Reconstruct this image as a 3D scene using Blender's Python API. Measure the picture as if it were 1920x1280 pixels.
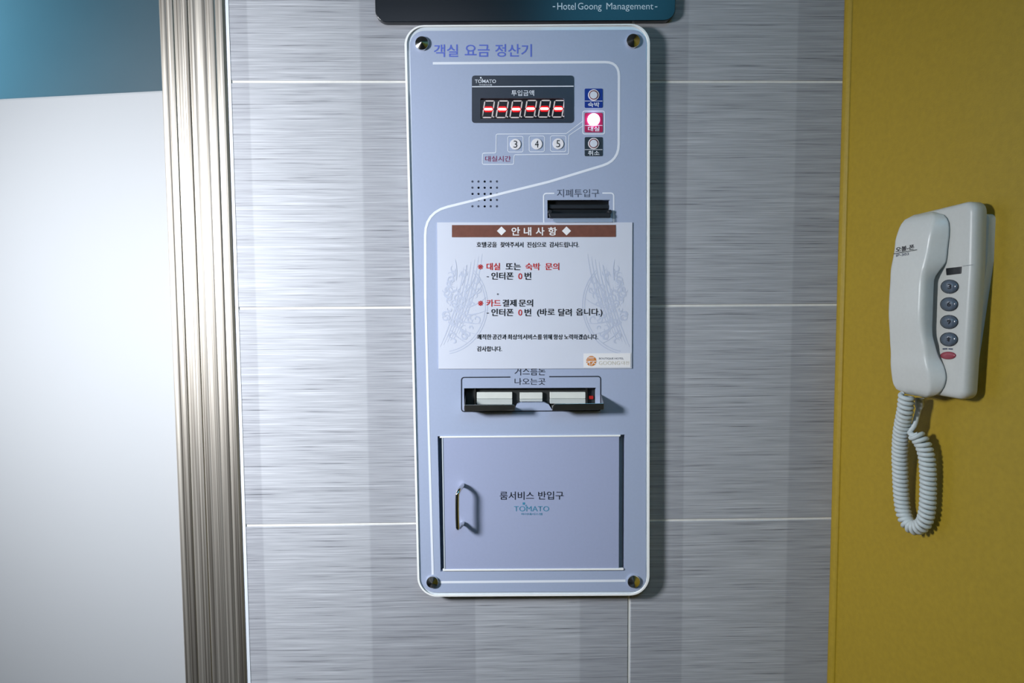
import bpy, bmesh, math, random
from mathutils import Vector, Matrix
from mathutils.geometry import tessellate_polygon

S = bpy.context.scene
COL = S.collection
for o in list(bpy.data.objects):
    bpy.data.objects.remove(o)

# ------------------------------------------------------------------ camera
F = 1200.0                                   # focal length in pixels of the 1920x1280 frame
YAW, PITCH, ROLL = 0.018565, 0.062918, -0.005994
Z0 = 1.35                                    # height of the middle horizontal grout line
CAM = Vector((0.0, -0.87683, Z0 + 0.0077))
fwd = Vector((math.sin(YAW)*math.cos(PITCH), math.cos(YAW)*math.cos(PITCH), -math.sin(PITCH)))
right0 = Vector((math.cos(YAW), -math.sin(YAW), 0))
up0 = right0.cross(fwd)
RIGHT = right0*math.cos(ROLL) + up0*math.sin(ROLL)
UP = -right0*math.sin(ROLL) + up0*math.cos(ROLL)
cd = bpy.data.cameras.new('camera')
cam = bpy.data.objects.new('camera', cd)
COL.objects.link(cam)
cd.sensor_width = 36.0
cd.lens = F/1920.0*36.0
cd.clip_start = 0.02
m = Matrix((RIGHT, UP, -fwd)).transposed().to_4x4()
m.translation = CAM
cam.matrix_world = m
S.camera = cam

# ------------------------------------------------------------------ light and exposure
S.view_settings.view_transform = 'Standard'
S.view_settings.look = 'None'
S.view_settings.gamma = 1.0
S.view_settings.use_curve_mapping = False
S.view_settings.exposure = 0.30
LAMP_POS = Vector((-0.95, -0.74, 1.56))      # swivel spot lamp on the left wall, turned to the tiles
LAMP_AIM = Vector((-0.40, 0.0, 1.24))
CEIL_FILL_STRENGTH = 5.5           # cool ceiling panel, added as soft fill
TEAL_STRENGTH = 4.5           # teal glow panel over the counter side
PASSAGE_WATTS = 4.6
ll = bpy.data.lights.new('spot_light', 'AREA')
ll.shape = 'DISK'
ll.size = 0.22
ll.energy = 7.4
ll.spread = math.radians(106)
ll.color = (0.93, 0.96, 1.0)
lo_ = bpy.data.objects.new('spot_light', ll)
COL.objects.link(lo_)
LDIR = (LAMP_AIM-LAMP_POS).normalized()
lo_.location = LAMP_POS
lo_.rotation_euler = LDIR.to_track_quat('-Z', 'Y').to_euler()
w = bpy.data.worlds.new('world')
S.world = w
w.use_nodes = True
w.node_tree.nodes['Background'].inputs[0].default_value = (0.55, 0.62, 0.75, 1)
w.node_tree.nodes['Background'].inputs[1].default_value = 0.10

# ------------------------------------------------------------------ helpers: pixels to places
def ray(px, py):
    return fwd + RIGHT*((px-960.0)/F) - UP*((py-640.0)/F)

def P(px, py, d=0.0):
    """point on the plane standing d metres in front of the tiled wall"""
    v = ray(px, py)
    return CAM + v*((-d-CAM.y)/v.y)

A = math.radians(10.0)                       # the yellow wall opens a little
WO = Vector((0.4665, 0, 0))
WU = Vector((math.sin(A), -math.cos(A), 0))  # along the yellow wall, towards the viewer
WN = Vector((-math.cos(A), -math.sin(A), 0)) # out of the yellow wall

def Wsz(px, py, n):
    v = ray(px, py)
    t = (WO + WN*n - CAM).dot(WN)/v.dot(WN)
    q = CAM + v*t - WO
    return q.dot(WU), q.z

def L(s, n, z):
    return WO + WU*s + WN*n + Vector((0, 0, z))

# ------------------------------------------------------------------ materials
def srgb(c):
    out = []
    for v in c:
        v = v/255.0
        out.append(v/12.92 if v <= 0.04045 else ((v+0.055)/1.055)**2.4)
    return tuple(out)+(1.0,)

def mat(name, c, rough=0.5, metal=0.0, var=0.0, scale=40.0, bump=0.0, bscale=400.0, emit=None, estr=0.0, coat=0.0, alpha=1.0, trans=0.0, spec=0.5):
    M = bpy.data.materials.new(name)
    M.use_nodes = True
    nt = M.node_tree
    b = nt.nodes['Principled BSDF']
    b.inputs['Base Color'].default_value = srgb(c)
    b.inputs['Roughness'].default_value = rough
    b.inputs['Metallic'].default_value = metal
    b.inputs['Coat Weight'].default_value = coat
    b.inputs['Alpha'].default_value = alpha
    b.inputs['Transmission Weight'].default_value = trans
    b.inputs['Specular IOR Level'].default_value = spec
    tc = nt.nodes.new('ShaderNodeTexCoord')
    if var > 0:
        n = nt.nodes.new('ShaderNodeTexNoise')
        n.inputs['Scale'].default_value = scale
        n.inputs['Detail'].default_value = 5
        nt.links.new(tc.outputs['Object'], n.inputs['Vector'])
        r = nt.nodes.new('ShaderNodeValToRGB')
        c0 = srgb(c)
        r.color_ramp.elements[0].position = 0.25
        r.color_ramp.elements[1].position = 0.75
        r.color_ramp.elements[0].color = tuple(v*(1-var) for v in c0[:3])+(1,)
        r.color_ramp.elements[1].color = tuple(min(1, v*(1+var)) for v in c0[:3])+(1,)
        nt.links.new(n.outputs['Fac'], r.inputs['Fac'])
        nt.links.new(r.outputs['Color'], b.inputs['Base Color'])
    if bump > 0:
        n2 = nt.nodes.new('ShaderNodeTexNoise')
        n2.inputs['Scale'].default_value = bscale
        n2.inputs['Detail'].default_value = 4
        nt.links.new(tc.outputs['Object'], n2.inputs['Vector'])
        bp = nt.nodes.new('ShaderNodeBump')
        bp.inputs['Strength'].default_value = bump
        bp.inputs['Distance'].default_value = 0.001
        nt.links.new(n2.outputs['Fac'], bp.inputs['Height'])
        nt.links.new(bp.outputs['Normal'], b.inputs['Normal'])
    if emit is not None:
        b.inputs['Emission Color'].default_value = srgb(emit)
        b.inputs['Emission Strength'].default_value = estr
    return M

def tile_material():
    M = bpy.data.materials.new('grey_streaked_tile')
    M.use_nodes = True
    nt = M.node_tree
    N, K = nt.nodes, nt.links
    b = N['Principled BSDF']
    geo = N.new('ShaderNodeNewGeometry')
    info = N.new('ShaderNodeObjectInfo')
    sep = N.new('ShaderNodeSeparateXYZ')
    K.new(geo.outputs['Position'], sep.inputs[0])
    # every tile shifts the streaks by its own random amount
    shift = N.new('ShaderNodeMath'); shift.operation = 'MULTIPLY'; shift.inputs[1].default_value = 37.0
    K.new(info.outputs['Random'], shift.inputs[0])
    addx = N.new('ShaderNodeMath'); addx.operation = 'ADD'
    K.new(sep.outputs['X'], addx.inputs[0]); K.new(shift.outputs[0], addx.inputs[1])

    def streak(sx, sz, detail, dist=0.0):
        mx = N.new('ShaderNodeMath'); mx.operation = 'MULTIPLY'; mx.inputs[1].default_value = sx
        mz = N.new('ShaderNodeMath'); mz.operation = 'MULTIPLY'; mz.inputs[1].default_value = sz
        K.new(addx.outputs[0], mx.inputs[0]); K.new(sep.outputs['Z'], mz.inputs[0])
        cb = N.new('ShaderNodeCombineXYZ')
        K.new(mx.outputs[0], cb.inputs[0]); K.new(mz.outputs[0], cb.inputs[2])
        n = N.new('ShaderNodeTexNoise')
        n.inputs['Scale'].default_value = 1.0
        n.inputs['Detail'].default_value = detail
        n.inputs['Distortion'].default_value = dist
        K.new(cb.outputs[0], n.inputs['Vector'])
        return n.outputs['Fac']
    s1 = streak(8.0, 600.0, 5.0)
    s2 = streak(3.0, 190.0, 4.0)
    s3 = streak(18.0, 1150.0, 3.0)
    mix = N.new('ShaderNodeMath'); mix.operation = 'MULTIPLY'; mix.inputs[1].default_value = 0.45
    K.new(s1, mix.inputs[0])
    m2 = N.new('ShaderNodeMath'); m2.operation = 'MULTIPLY_ADD'; m2.inputs[1].default_value = 0.22
    K.new(s2, m2.inputs[0]); K.new(mix.outputs[0], m2.inputs[2])
    m3 = N.new('ShaderNodeMath'); m3.operation = 'MULTIPLY_ADD'; m3.inputs[1].default_value = 0.33
    K.new(s3, m3.inputs[0]); K.new(m2.outputs[0], m3.inputs[2])
    ramp = N.new('ShaderNodeValToRGB')
    e = ramp.color_ramp.elements
    e[0].position = 0.34; e[0].color = srgb((70, 71, 78))
    e[1].position = 0.68; e[1].color = srgb((204, 206, 211))
    a1 = e.new(0.435); a1.color = srgb((154, 156, 162))
    a2 = e.new(0.56); a2.color = srgb((176, 178, 184))
    K.new(m3.outputs[0], ramp.inputs['Fac'])
    # broad printed bands across the tile, 146 mm each, alternately lighter and darker
    bx = N.new('ShaderNodeMath'); bx.operation = 'SUBTRACT'; bx.inputs[1].default_value = BAND0
    K.new(sep.outputs['X'], bx.inputs[0])
    bd = N.new('ShaderNodeMath'); bd.operation = 'DIVIDE'; bd.inputs[1].default_value = 0.1462*2
    K.new(bx.outputs[0], bd.inputs[0])
    fr = N.new('ShaderNodeMath'); fr.operation = 'FRACT'
    K.new(bd.outputs[0], fr.inputs[0])
    br = N.new('ShaderNodeValToRGB')
    el = br.color_ramp.elements
    el[0].position = 0.0; el[0].color = (1.06, 1.06, 1.06, 1)
    el[1].position = 1.0; el[1].color = (1.06, 1.06, 1.06, 1)
    q = el.new(0.495); q.color = (1.06, 1.06, 1.06, 1)
    q = el.new(0.505); q.color = (0.90, 0.90, 0.91, 1)
    q = el.new(0.992); q.color = (0.90, 0.90, 0.91, 1)
    K.new(fr.outputs[0], br.inputs['Fac'])
    mul = N.new('ShaderNodeMixRGB'); mul.blend_type = 'MULTIPLY'; mul.inputs[0].default_value = 1.0
    K.new(ramp.outputs['Color'], mul.inputs[1]); K.new(br.outputs['Color'], mul.inputs[2])
    K.new(mul.outputs[0], b.inputs['Base Color'])
    b.inputs['Roughness'].default_value = 0.5
    b.inputs['Specular IOR Level'].default_value = 0.3
    bp = N.new('ShaderNodeBump'); bp.inputs['Strength'].default_value = 0.18; bp.inputs['Distance'].default_value = 0.0012
    K.new(m3.outputs[0], bp.inputs['Height'])
    K.new(bp.outputs['Normal'], b.inputs['Normal'])
    return M

def metal_streak(name, c0, c1, rough):
    """brushed metal with long vertical streaks"""
    M = bpy.data.materials.new(name)
    M.use_nodes = True
    nt = M.node_tree
    N, K = nt.nodes, nt.links
    b = N['Principled BSDF']
    tc = N.new('ShaderNodeTexCoord')
    mp = N.new('ShaderNodeMapping'); mp.inputs['Scale'].default_value = (420, 420, 1.6)
    K.new(tc.outputs['Object'], mp.inputs['Vector'])
    n = N.new('ShaderNodeTexNoise'); n.inputs['Scale'].default_value = 1.0; n.inputs['Detail'].default_value = 3
    K.new(mp.outputs[0], n.inputs['Vector'])
    r = N.new('ShaderNodeValToRGB')
    r.color_ramp.elements[0].position = 0.32; r.color_ramp.elements[0].color = srgb(c0)
    r.color_ramp.elements[1].position = 0.68; r.color_ramp.elements[1].color = srgb(c1)
    K.new(n.outputs['Fac'], r.inputs['Fac'])
    K.new(r.outputs['Color'], b.inputs['Base Color'])
    b.inputs['Metallic'].default_value = 0.85
    b.inputs['Roughness'].default_value = rough
    bp = N.new('ShaderNodeBump'); bp.inputs['Strength'].default_value = 0.25; bp.inputs['Distance'].default_value = 0.001
    K.new(n.outputs['Fac'], bp.inputs['Height']); K.new(bp.outputs['Normal'], b.inputs['Normal'])
    return M

BAND0 = P(485, 640).x
M = {
    'tile': tile_material(),
    'grout': mat('white_grout', (222, 220, 216), 0.8, var=0.06, scale=90),
    'rib': metal_streak('brushed_bronze_metal', (112, 106, 98), (196, 190, 181), 0.48),
    'caulk': mat('white_caulk', (214, 220, 228), 0.5),
    'gap': mat('dark_joint', (30, 44, 58), 0.7),
    'yellow': mat('mustard_paint', (164, 137, 34), 0.55, var=0.07, scale=160, bump=0.25, bscale=600),
    'white_panel': mat('white_painted_panel', (164, 166, 169), 0.75, spec=0.2, var=0.015, scale=3),
    'grey_wall': mat('grey_paint', (128, 134, 138), 0.7, var=0.03, scale=8),
    'room': mat('plain_room_paint', (118, 118, 118), 0.8, var=0.03, scale=5),
    'dark_room': mat('dark_room_paint', (70, 66, 60), 0.8, var=0.05, scale=5),
    'floor': mat('dark_floor_stone', (70, 62, 54), 0.35, var=0.2, scale=12),
    'face': mat('pale_blue_print', (168, 179, 205), 0.38, var=0.02, scale=300, coat=0.0),
    'rim': mat('clear_acrylic_edge', (206, 214, 222), 0.22, var=0.02, scale=60, coat=0.5),
    'rim_white': mat('polished_white_edge', (250, 250, 248), 0.25),
    'groove': mat('dark_groove', (44, 62, 76), 0.5),
    'white_ink': mat('white_print', (236, 240, 250), 0.45),
    'title_ink': mat('periwinkle_print', (94, 112, 205), 0.45),
    'dark_ink': mat('charcoal_print', (38, 42, 54), 0.45),
    'grey_ink': mat('grey_print', (74, 80, 98), 0.45),
    'purple_ink': mat('maroon_print', (132, 34, 84), 0.45),
    'teal_ink': mat('teal_print', (66, 140, 172), 0.45),
    'smoke': mat('smoked_display_plate', (50, 54, 66), 0.3, var=0.05, scale=200),
    'window': mat('black_display_window', (26, 14, 18), 0.25),
    'segment': mat('unlit_segment', (226, 212, 210), 0.5),
    'lit': mat('red_segment_halo', (110, 4, 8), 0.5, emit=(255, 8, 16), estr=0.95),
    'lit_core': mat('lit_white_core', (255, 255, 255), 0.4, emit=(255, 215, 215), estr=4.0),
    'blue_box': mat('royal_blue_print', (12, 42, 140), 0.4),
    'red_box': mat('crimson_print', (176, 30, 82), 0.4),
    'slate_box': mat('slate_print', (44, 52, 62), 0.4),
    'btn_white': mat('white_button', (240, 236, 240), 0.35),
    'btn_ring': mat('maroon_ring', (110, 34, 40), 0.5),
    'btn_cap': mat('grey_white_button', (218, 222, 234), 0.35),
    'btn_lit': mat('lit_button', (255, 250, 255), 0.35, emit=(226, 196, 255), estr=6.0),
    'black': mat('black_plastic', (14, 16, 20), 0.4, var=0.2, scale=120),
    'black_lip': mat('black_ribbed_plastic', (32, 34, 40), 0.45, var=0.2, scale=120),
    'clear': mat('clear_plastic_lip', (170, 190, 215), 0.1, alpha=0.45),
    'steel': mat('stainless_steel', (176, 172, 166), 0.28, metal=1.0, var=0.1, scale=30),
    'chrome': mat('polished_chrome', (226, 226, 226), 0.14, metal=1.0, var=0.02, scale=20),
    'note_block': mat('pale_grey_plastic', (214, 216, 210), 0.5, var=0.03, scale=80),
    'note_block2': mat('light_grey_plastic', (186, 190, 188), 0.5, var=0.03, scale=80),
    'cavity': mat('dark_cavity', (30, 34, 34), 0.7),
    'red_plastic': mat('red_plastic', (170, 30, 24), 0.4),
    'door_face': mat('pale_lavender_print', (164, 172, 202), 0.4, var=0.02, scale=300, coat=0.0),
    'door_gap': mat('grey_green_recess', (128, 138, 140), 0.5),
    'paper': mat('laminated_paper', (214, 218, 232), 0.3, var=0.015, scale=20, coat=0.3),
    'paper_white': mat('white_paper', (240, 238, 240), 0.4),
    'brown_ink': mat('brown_print', (118, 74, 62), 0.4, var=0.12, scale=160),
    'red_ink': mat('red_print', (196, 40, 40), 0.5),
    'black_ink': mat('black_print', (18, 18, 26), 0.5),
    'mark_ink': mat('pale_lavender_watermark', (194, 201, 221), 0.4),
    'orange_ink': mat('orange_print', (206, 128, 56), 0.5),
    'gold_ink': mat('pale_gold_print', (206, 198, 180), 0.5),
    'sign': mat('black_glass_sign', (14, 20, 26), 0.24),
    'sign_ink': mat('pale_blue_print', (206, 226, 240), 0.5),
    'phone': mat('ivory_plastic', (206, 207, 202), 0.32, var=0.02, scale=300, bump=0.06, bscale=1500),
    'phone2': mat('ivory_plastic_base', (200, 200, 194), 0.36, var=0.02, scale=300, bump=0.06, bscale=1500),
    'key': mat('smoky_grey_key', (84, 94, 106), 0.18, coat=0.5),
    'key_ring': mat('dark_key_shell', (50, 56, 64), 0.25),
    'key_red': mat('dull_red_key', (150, 66, 76), 0.3),
    'cord': mat('pale_grey_cord', (196, 203, 202), 0.5, var=0.03, scale=60),
    'lamp_house': mat('white_lamp_housing', (220, 220, 220), 0.5),
    'lamp': mat('glowing_lamp_diffuser', (255, 255, 255), 0.5, emit=(238, 242, 255), estr=6.0),
    'ceil_fill': mat('glowing_ceiling_fill', (255, 255, 255), 0.5, emit=(222, 234, 255), estr=CEIL_FILL_STRENGTH),
    'teal_lamp': mat('glowing_teal_diffuser', (255, 255, 255), 0.5, emit=(70, 170, 215), estr=TEAL_STRENGTH),
}

# ------------------------------------------------------------------ helpers: objects
def thing(name, label, cat, loc, group=None):
    o = bpy.data.objects.new(name, None)
    o.empty_display_size = 0.05
    COL.objects.link(o)
    o.location = loc
    o['label'] = label
    o['category'] = cat
    if group:
        o['group'] = group
    return o

WORLD = {}
def origin(o):
    v = Vector((0, 0, 0))
    while o is not None:
        v += o.location
        o = o.parent
    return v

def link(name, me, material, parent=None, smooth=False, bevel=0.0, bseg=2):
    """world-space mesh data -> one object, parented with its origin on the parent's"""
    o = bpy.data.objects.new(name, me)
    COL.objects.link(o)
    if parent is not None:
        off = origin(parent)
        me.transform(Matrix.Translation(-off))
        o.parent = parent
    if not me.materials:
        me.materials.append(material)
    if smooth:
        for p in me.polygons:
            p.use_smooth = True
    if bevel > 0:
        md = o.modifiers.new('bevel', 'BEVEL')
        md.width = bevel
        md.segments = bseg
        md.limit_method = 'ANGLE'
        md.angle_limit = math.radians(40)
        md.harden_normals = False
    return o

def mesh(name, verts, faces):
    me = bpy.data.meshes.new(name)
    me.from_pydata([tuple(v) for v in verts], [], faces)
    me.update()
    bm = bmesh.new(); bm.from_mesh(me)
    bmesh.ops.remove_doubles(bm, verts=bm.verts, dist=1e-7)
    bmesh.ops.recalc_face_normals(bm, faces=bm.faces)
    bm.to_mesh(me); bm.free()
    return me

def struct(o, label=None):
    o['kind'] = 'structure'
    if label:
        o['label'] = label
    return o

def box_mesh(name, x0, x1, y0, y1, z0, z1):
    v = [(x, y, z) for x in (x0, x1) for y in (y0, y1) for z in (z0, z1)]
    f = [(0, 1, 3, 2), (4, 6, 7, 5), (0, 4, 5, 1), (2, 3, 7, 6), (0, 2, 6, 4), (1, 5, 7, 3)]
    return mesh(name, v, f)

def rr(pts, r, seg=6):
    """rounded polygon through corner pixels, radius in pixels (one number or one per corner)"""
    out = []
    n = len(pts)
    for i in range(n):
        p = Vector(pts[i]); a = Vector(pts[i-1]); b = Vector(pts[(i+1) % n])
        rad = r[i] if isinstance(r, (list, tuple)) else r
        if rad <= 0:
            out.append((p.x, p.y)); continue
        da = (a-p).normalized(); db = (b-p).normalized()
        ang = da.angle(db)
        t = rad/math.tan(ang/2)
        t = min(t, (a-p).length*0.49, (b-p).length*0.49)
        rad2 = t*math.tan(ang/2)
        c = p + (da+db).normalized()*(rad2/math.sin(ang/2))
        p0 = p+da*t; p1 = p+db*t
        a0 = math.atan2(p0.y-c.y, p0.x-c.x); a1 = math.atan2(p1.y-c.y, p1.x-c.x)
        d = a1-a0
        while d > math.pi: d -= 2*math.pi
        while d < -math.pi: d += 2*math.pi
        for k in range(seg+1):
            th = a0+d*k/seg
            out.append((c.x+rad2*math.cos(th), c.y+rad2*math.sin(th)))
    return out

def rect(x0, y0, x1, y1, r=0, seg=5):
    return rr([(x0, y0), (x1, y0), (x1, y1), (x0, y1)], r, seg)

def disc(cx, cy, r, n=28, ry=None):
    ry = r if ry is None else ry
    return [(cx+r*math.cos(2*math.pi*k/n), cy+ry*math.sin(2*math.pi*k/n)) for k in range(n)]

def plate_mesh(name, outer, d0, d1, holes=()):
    """flat plate parallel to the tiled wall, outlines in pixels read at its front, back at d0, front at d1"""
    loops = [[P(x, y, d1) for x, y in lp] for lp in [outer]+list(holes)]
    flat = [[Vector((p.x, p.z, 0)) for p in lp] for lp in loops]
    tris = tessellate_polygon(flat)
    front = [p for lp in loops for p in lp]
    n = len(front)
    verts = [Vector((p.x, -d1, p.z)) for p in front]+[Vector((p.x, -d0, p.z)) for p in front]
    faces = []
    if holes:
        for t in tris:
            faces.append(tuple(t)); faces.append(tuple(i+n for i in reversed(t)))
    else:
        faces.append(tuple(range(n))); faces.append(tuple(reversed(range(n, 2*n))))
    base = 0
    for lp in loops:
        k = len(lp)
        for i in range(k):
            j = (i+1) % k
            faces.append((base+i, base+j, base+j+n, base+i+n))
        base += k
    return mesh(name, verts, faces)

def plate(name, outer, d0, d1, material, parent, holes=(), bevel=0.0, bseg=2):
    return link(name, plate_mesh(name, outer, d0, d1, holes), material, parent, bevel=bevel, bseg=bseg)

def flat(name, polys, mapper, material, parent):
    """printed shapes: polygons in pixels laid on a surface by mapper(px,py)"""
    verts, faces = [], []
    for poly in polys:
        b = len(verts)
        verts += [mapper(x, y) for x, y in poly]
        faces.append(tuple(range(b, b+len(poly))))
    me = bpy.data.meshes.new(name)
    me.from_pydata([tuple(v) for v in verts], [], faces)
    me.update()
    return link(name, me, material, parent)

def ribbon(pts, wd, closed=False):
    """quads along a pixel polyline"""
    pts = [Vector(p) for p in pts]
    n = len(pts)
    L_, R_ = [], []
    for i in range(n):
        a = pts[i-1] if (i > 0 or closed) else pts[i]
        b = pts[(i+1) % n] if (i < n-1 or closed) else pts[i]
        d1 = (pts[i]-a); d2 = (b-pts[i])
        if d1.length < 1e-6: d1 = d2
        if d2.length < 1e-6: d2 = d1
        d1 = d1.normalized(); d2 = d2.normalized()
        t = (d1+d2)
        t = d1 if t.length < 1e-6 else t.normalized()
        nn = Vector((-t.y, t.x))
        k = 1.0/max(0.5, nn.dot(Vector((-d1.y, d1.x))))
        wv = wd[i] if isinstance(wd, (list, tuple)) else wd
        L_.append(pts[i]+nn*wv*0.5*k); R_.append(pts[i]-nn*wv*0.5*k)
    quads = []
    for i in range(n if closed else n-1):
        j = (i+1) % n
        quads.append([tuple(L_[i]), tuple(L_[j]), tuple(R_[j]), tuple(R_[i])])
    return quads

def path_round(pts, r, seg=6):
    """open polyline with rounded inner corners"""
    out = [pts[0]]
    for i in range(1, len(pts)-1):
        rad = r[i-1] if isinstance(r, (list, tuple)) else r
        p = Vector(pts[i]); a = Vector(pts[i-1]); b = Vector(pts[i+1])
        da = (a-p).normalized(); db = (b-p).normalized()
        ang = da.angle(db)
        if rad <= 0 or ang > 3.12:
            out.append(tuple(p)); continue
        t = min(rad/math.tan(ang/2), (a-p).length*0.49, (b-p).length*0.49)
        p0 = p+da*t; p1 = p+db*t
        for k in range(seg+1):
            u = k/seg
            q = p0*(1-u)**2+p*2*u*(1-u)+p1*u*u
            out.append((q.x, q.y))
    out.append(pts[-1])
    return out

def stroke(name, pts, wd, d, material, parent, closed=False, mapper=None):
    mp = mapper or (lambda x, y: P(x, y, d))
    return flat(name, ribbon(pts, wd, closed), mp, material, parent)

def text(body, box, mapper, material, parent, bold=0.0, name='lettering', skew=0.0, res=3):
    """lettering laid into a pixel box (x0,y0,x1,y1); skew = rise of the right end in pixels"""
    cu = bpy.data.curves.new('glyphs', 'FONT')
    cu.body = body
    cu.offset = bold
    cu.resolution_u = res
    ob = bpy.data.objects.new('glyphs', cu)
    COL.objects.link(ob)
    bpy.context.view_layer.update()
    me = bpy.data.meshes.new_from_object(ob)
    bpy.data.objects.remove(ob)
    bpy.data.curves.remove(cu)
    me.name = name
    xs = [v.co.x for v in me.vertices]; ys = [v.co.y for v in me.vertices]
    xa, xb, ya, yb = min(xs), max(xs), min(ys), max(ys)
    x0, y0, x1, y1 = box
    for v in me.vertices:
        fx = (v.co.x-xa)/max(1e-6, xb-xa); fy = (v.co.y-ya)/max(1e-6, yb-ya)
        v.co = mapper(x0+fx*(x1-x0), y1-fy*(y1-y0)-skew*fx)
    me.materials.clear()
    return link(name, me, material, parent)

def tube_mesh(name, pts, rad, n=10, closed=False):
    pts = [Vector(p) for p in pts]
    verts, faces = [], []
    prev = None
    for i, p in enumerate(pts):
        a = pts[max(0, i-1)]; b = pts[min(len(pts)-1, i+1)]
        t = (b-a).normalized()
        if prev is None:
            up = Vector((0, 0, 1)) if abs(t.z) < 0.9 else Vector((1, 0, 0))
            nrm = t.cross(up).normalized()
        else:
            nrm = (prev - t*prev.dot(t)).normalized()
        prev = nrm
        bi = t.cross(nrm)
        r = rad[i] if isinstance(rad, (list, tuple)) else rad
        for k in range(n):
            th = 2*math.pi*k/n
            verts.append(p+(nrm*math.cos(th)+bi*math.sin(th))*r)
    for i in range(len(pts)-1):
        for k in range(n):
            k2 = (k+1) % n
            faces.append((i*n+k, i*n+k2, (i+1)*n+k2, (i+1)*n+k))
    faces.append(tuple(range(n))); faces.append(tuple((len(pts)-1)*n+k for k in reversed(range(n))))
    me = bpy.data.meshes.new(name)
    me.from_pydata([tuple(v) for v in verts], [], faces)
    me.update()
    return me

def loft_mesh(name, rings):
    n = len(rings[0])
    verts = [v for r in rings for v in r]
    faces = []
    for i in range(len(rings)-1):
        for k in range(n):
            k2 = (k+1) % n
            faces.append((i*n+k, i*n+k2, (i+1)*n+k2, (i+1)*n+k))
    faces.append(tuple(range(n))); faces.append(tuple((len(rings)-1)*n+k for k in reversed(range(n))))
    return mesh(name, verts, faces)

# ------------------------------------------------------------------ the room
CEIL = 2.35
YB = -2.3
XL = -1.25
JL = P(322.5, 640, 0.0055).x     # left edge of the ribbed jamb
JR = P(440.5, 640, 0.0055).x                    # right edge of the ribbed jamb
struct(link('floor', box_mesh('floor', -1.9, 1.1, YB-0.1, 1.3, -0.05, 0.0), M['floor']))
struct(link('ceiling', box_mesh('ceiling', -1.9, 1.1, YB-0.1, 1.3, CEIL, CEIL+0.05), M['room']))
struct(link('wall_rear', box_mesh('wall_rear', -1.9, 1.1, YB-0.1, YB, 0, CEIL), M['dark_room']))
struct(link('wall_left', box_mesh('wall_left', XL-0.1, XL, YB, -0.02, 0, CEIL), M['room']))

# tiled wall: bed, one grout sheet, single tiles
wb = struct(link('wall_back', box_mesh('wall_back', JL+0.012, 0.475, 0.003, 0.12, 0, CEIL), M['room']), 'grey streaked wall tiles with white grout')
link('grout', box_mesh('grout', JL+0.012, 0.47, -0.0012, 0.003, 0, CEIL), M['grout'], wb)
XJ = 0.5*(P(1177.5, 1200).x+P(1180.5, 1200).x)
G = 0.0021
cols = [(JR-0.06, XJ-G*0.8), (XJ+G*0.8, 0.4695)]
zs = [Z0-0.3*k for k in range(-4, 6)]
rows = []
for k in range(-4, 5):
    hi, lo = Z0-0.3*k, Z0-0.3*(k+1)
    rows.append((max(0.001, lo+G*0.7), min(CEIL-0.001, hi-G*0.7)))
for lo, hi in rows:
    if hi-lo < 0.02:
        continue
    for x0, x1 in cols:
        link('tile', box_mesh('tile', x0, x1, -0.0022, 0.003, lo, hi), M['tile'], wb, bevel=0.0007, bseg=1)

# ribbed metal jamb, one extruded profile
prof = []
rj = random.Random(3)
xa = JL
while xa < JR-0.006:
    wr = min(rj.uniform(0.0075, 0.0135), JR-0.001-xa)
    depth = 0.0050+rj.uniform(0, 0.0012)
    for u, dd in ((0.0, -0.0006), (0.14, -0.0001), (0.35, 0.0002), (0.65, 0.0002), (0.86, -0.0001)):
        prof.append((xa+u*wr, -(depth+dd)))
    xa += wr
prof.append((JR, -0.0030))
prof += [(JR, 0.05), (JL, 0.05)]
n = len(prof)
v = [(x, y, 0.0) for x, y in prof]+[(x, y, CEIL) for x, y in prof]
fs = [tuple((i, (i+1) % n, (i+1) % n+n, i+n)) for i in range(n)]+[tuple(range(n)), tuple(reversed(range(n, 2*n)))]
struct(link('trim_1', mesh('trim_1', v, fs), M['rib']), 'ribbed brushed metal door jamb')
struct(link('trim_2', box_mesh('trim_2', JR+0.0010, JR+0.0050, -0.0028, 0.003, 0, CEIL), M['caulk']), 'white caulk line beside the jamb')

# doorway on the left: white leaf standing open, passage behind it
pa, pb = P(300, 168, -0.10), P(0, 183, -0.135)
zt = pb.z
dl = [(JL-0.012, 0.085), (-1.24, 0.20), (-1.24, 0.24), (JL-0.012, 0.125)]
v = [(x, y, 0.01) for x, y in dl]+[(x, y, P(300, 166, -y).z if i in (0, 3) else P(300, 166, -0.085).z) for i, (x, y) in enumerate(dl)]
zt = P(300, 166, -0.085).z
v = [(x, y, 0.01) for x, y in dl]+[(x, y, zt) for x, y in dl]
fs = [(0, 1, 5, 4), (1, 2, 6, 5), (2, 3, 7, 6), (3, 0, 4, 7), (4, 5, 6, 7), (3, 2, 1, 0)]
struct(link('door_1', mesh('door_1', v, fs), M['white_panel'], bevel=0.004), 'plain white door leaf behind the ribbed jamb')
struct(link('wall_passage', box_mesh('wall_passage', -1.9, JL+0.09, 0.62, 0.72, 0, CEIL), M['grey_wall']))
struct(link('wall_passage_end', box_mesh('wall_passage_end', -1.9, -1.8, -0.02, 0.62, 0, CEIL), M['grey_wall']))
struct(link('wall_passage_side', box_mesh('wall_passage_side', JL+0.02, JL+0.09, 0.12, 0.62, 0, CEIL), M['grey_wall']))
al = bpy.data.lights.new('passage_light', 'AREA')
al.energy = PASSAGE_WATTS; al.size = 0.45; al.color = (0.25, 0.72, 1.0)
ao = bpy.data.objects.new('passage_light', al); COL.objects.link(ao)
ao.location = (-1.5, 0.33, 2.0)
ao.rotation_euler = (Vector((-1.1, 0.62, 1.85))-ao.location).to_track_quat('-Z', 'Y').to_euler()

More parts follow.
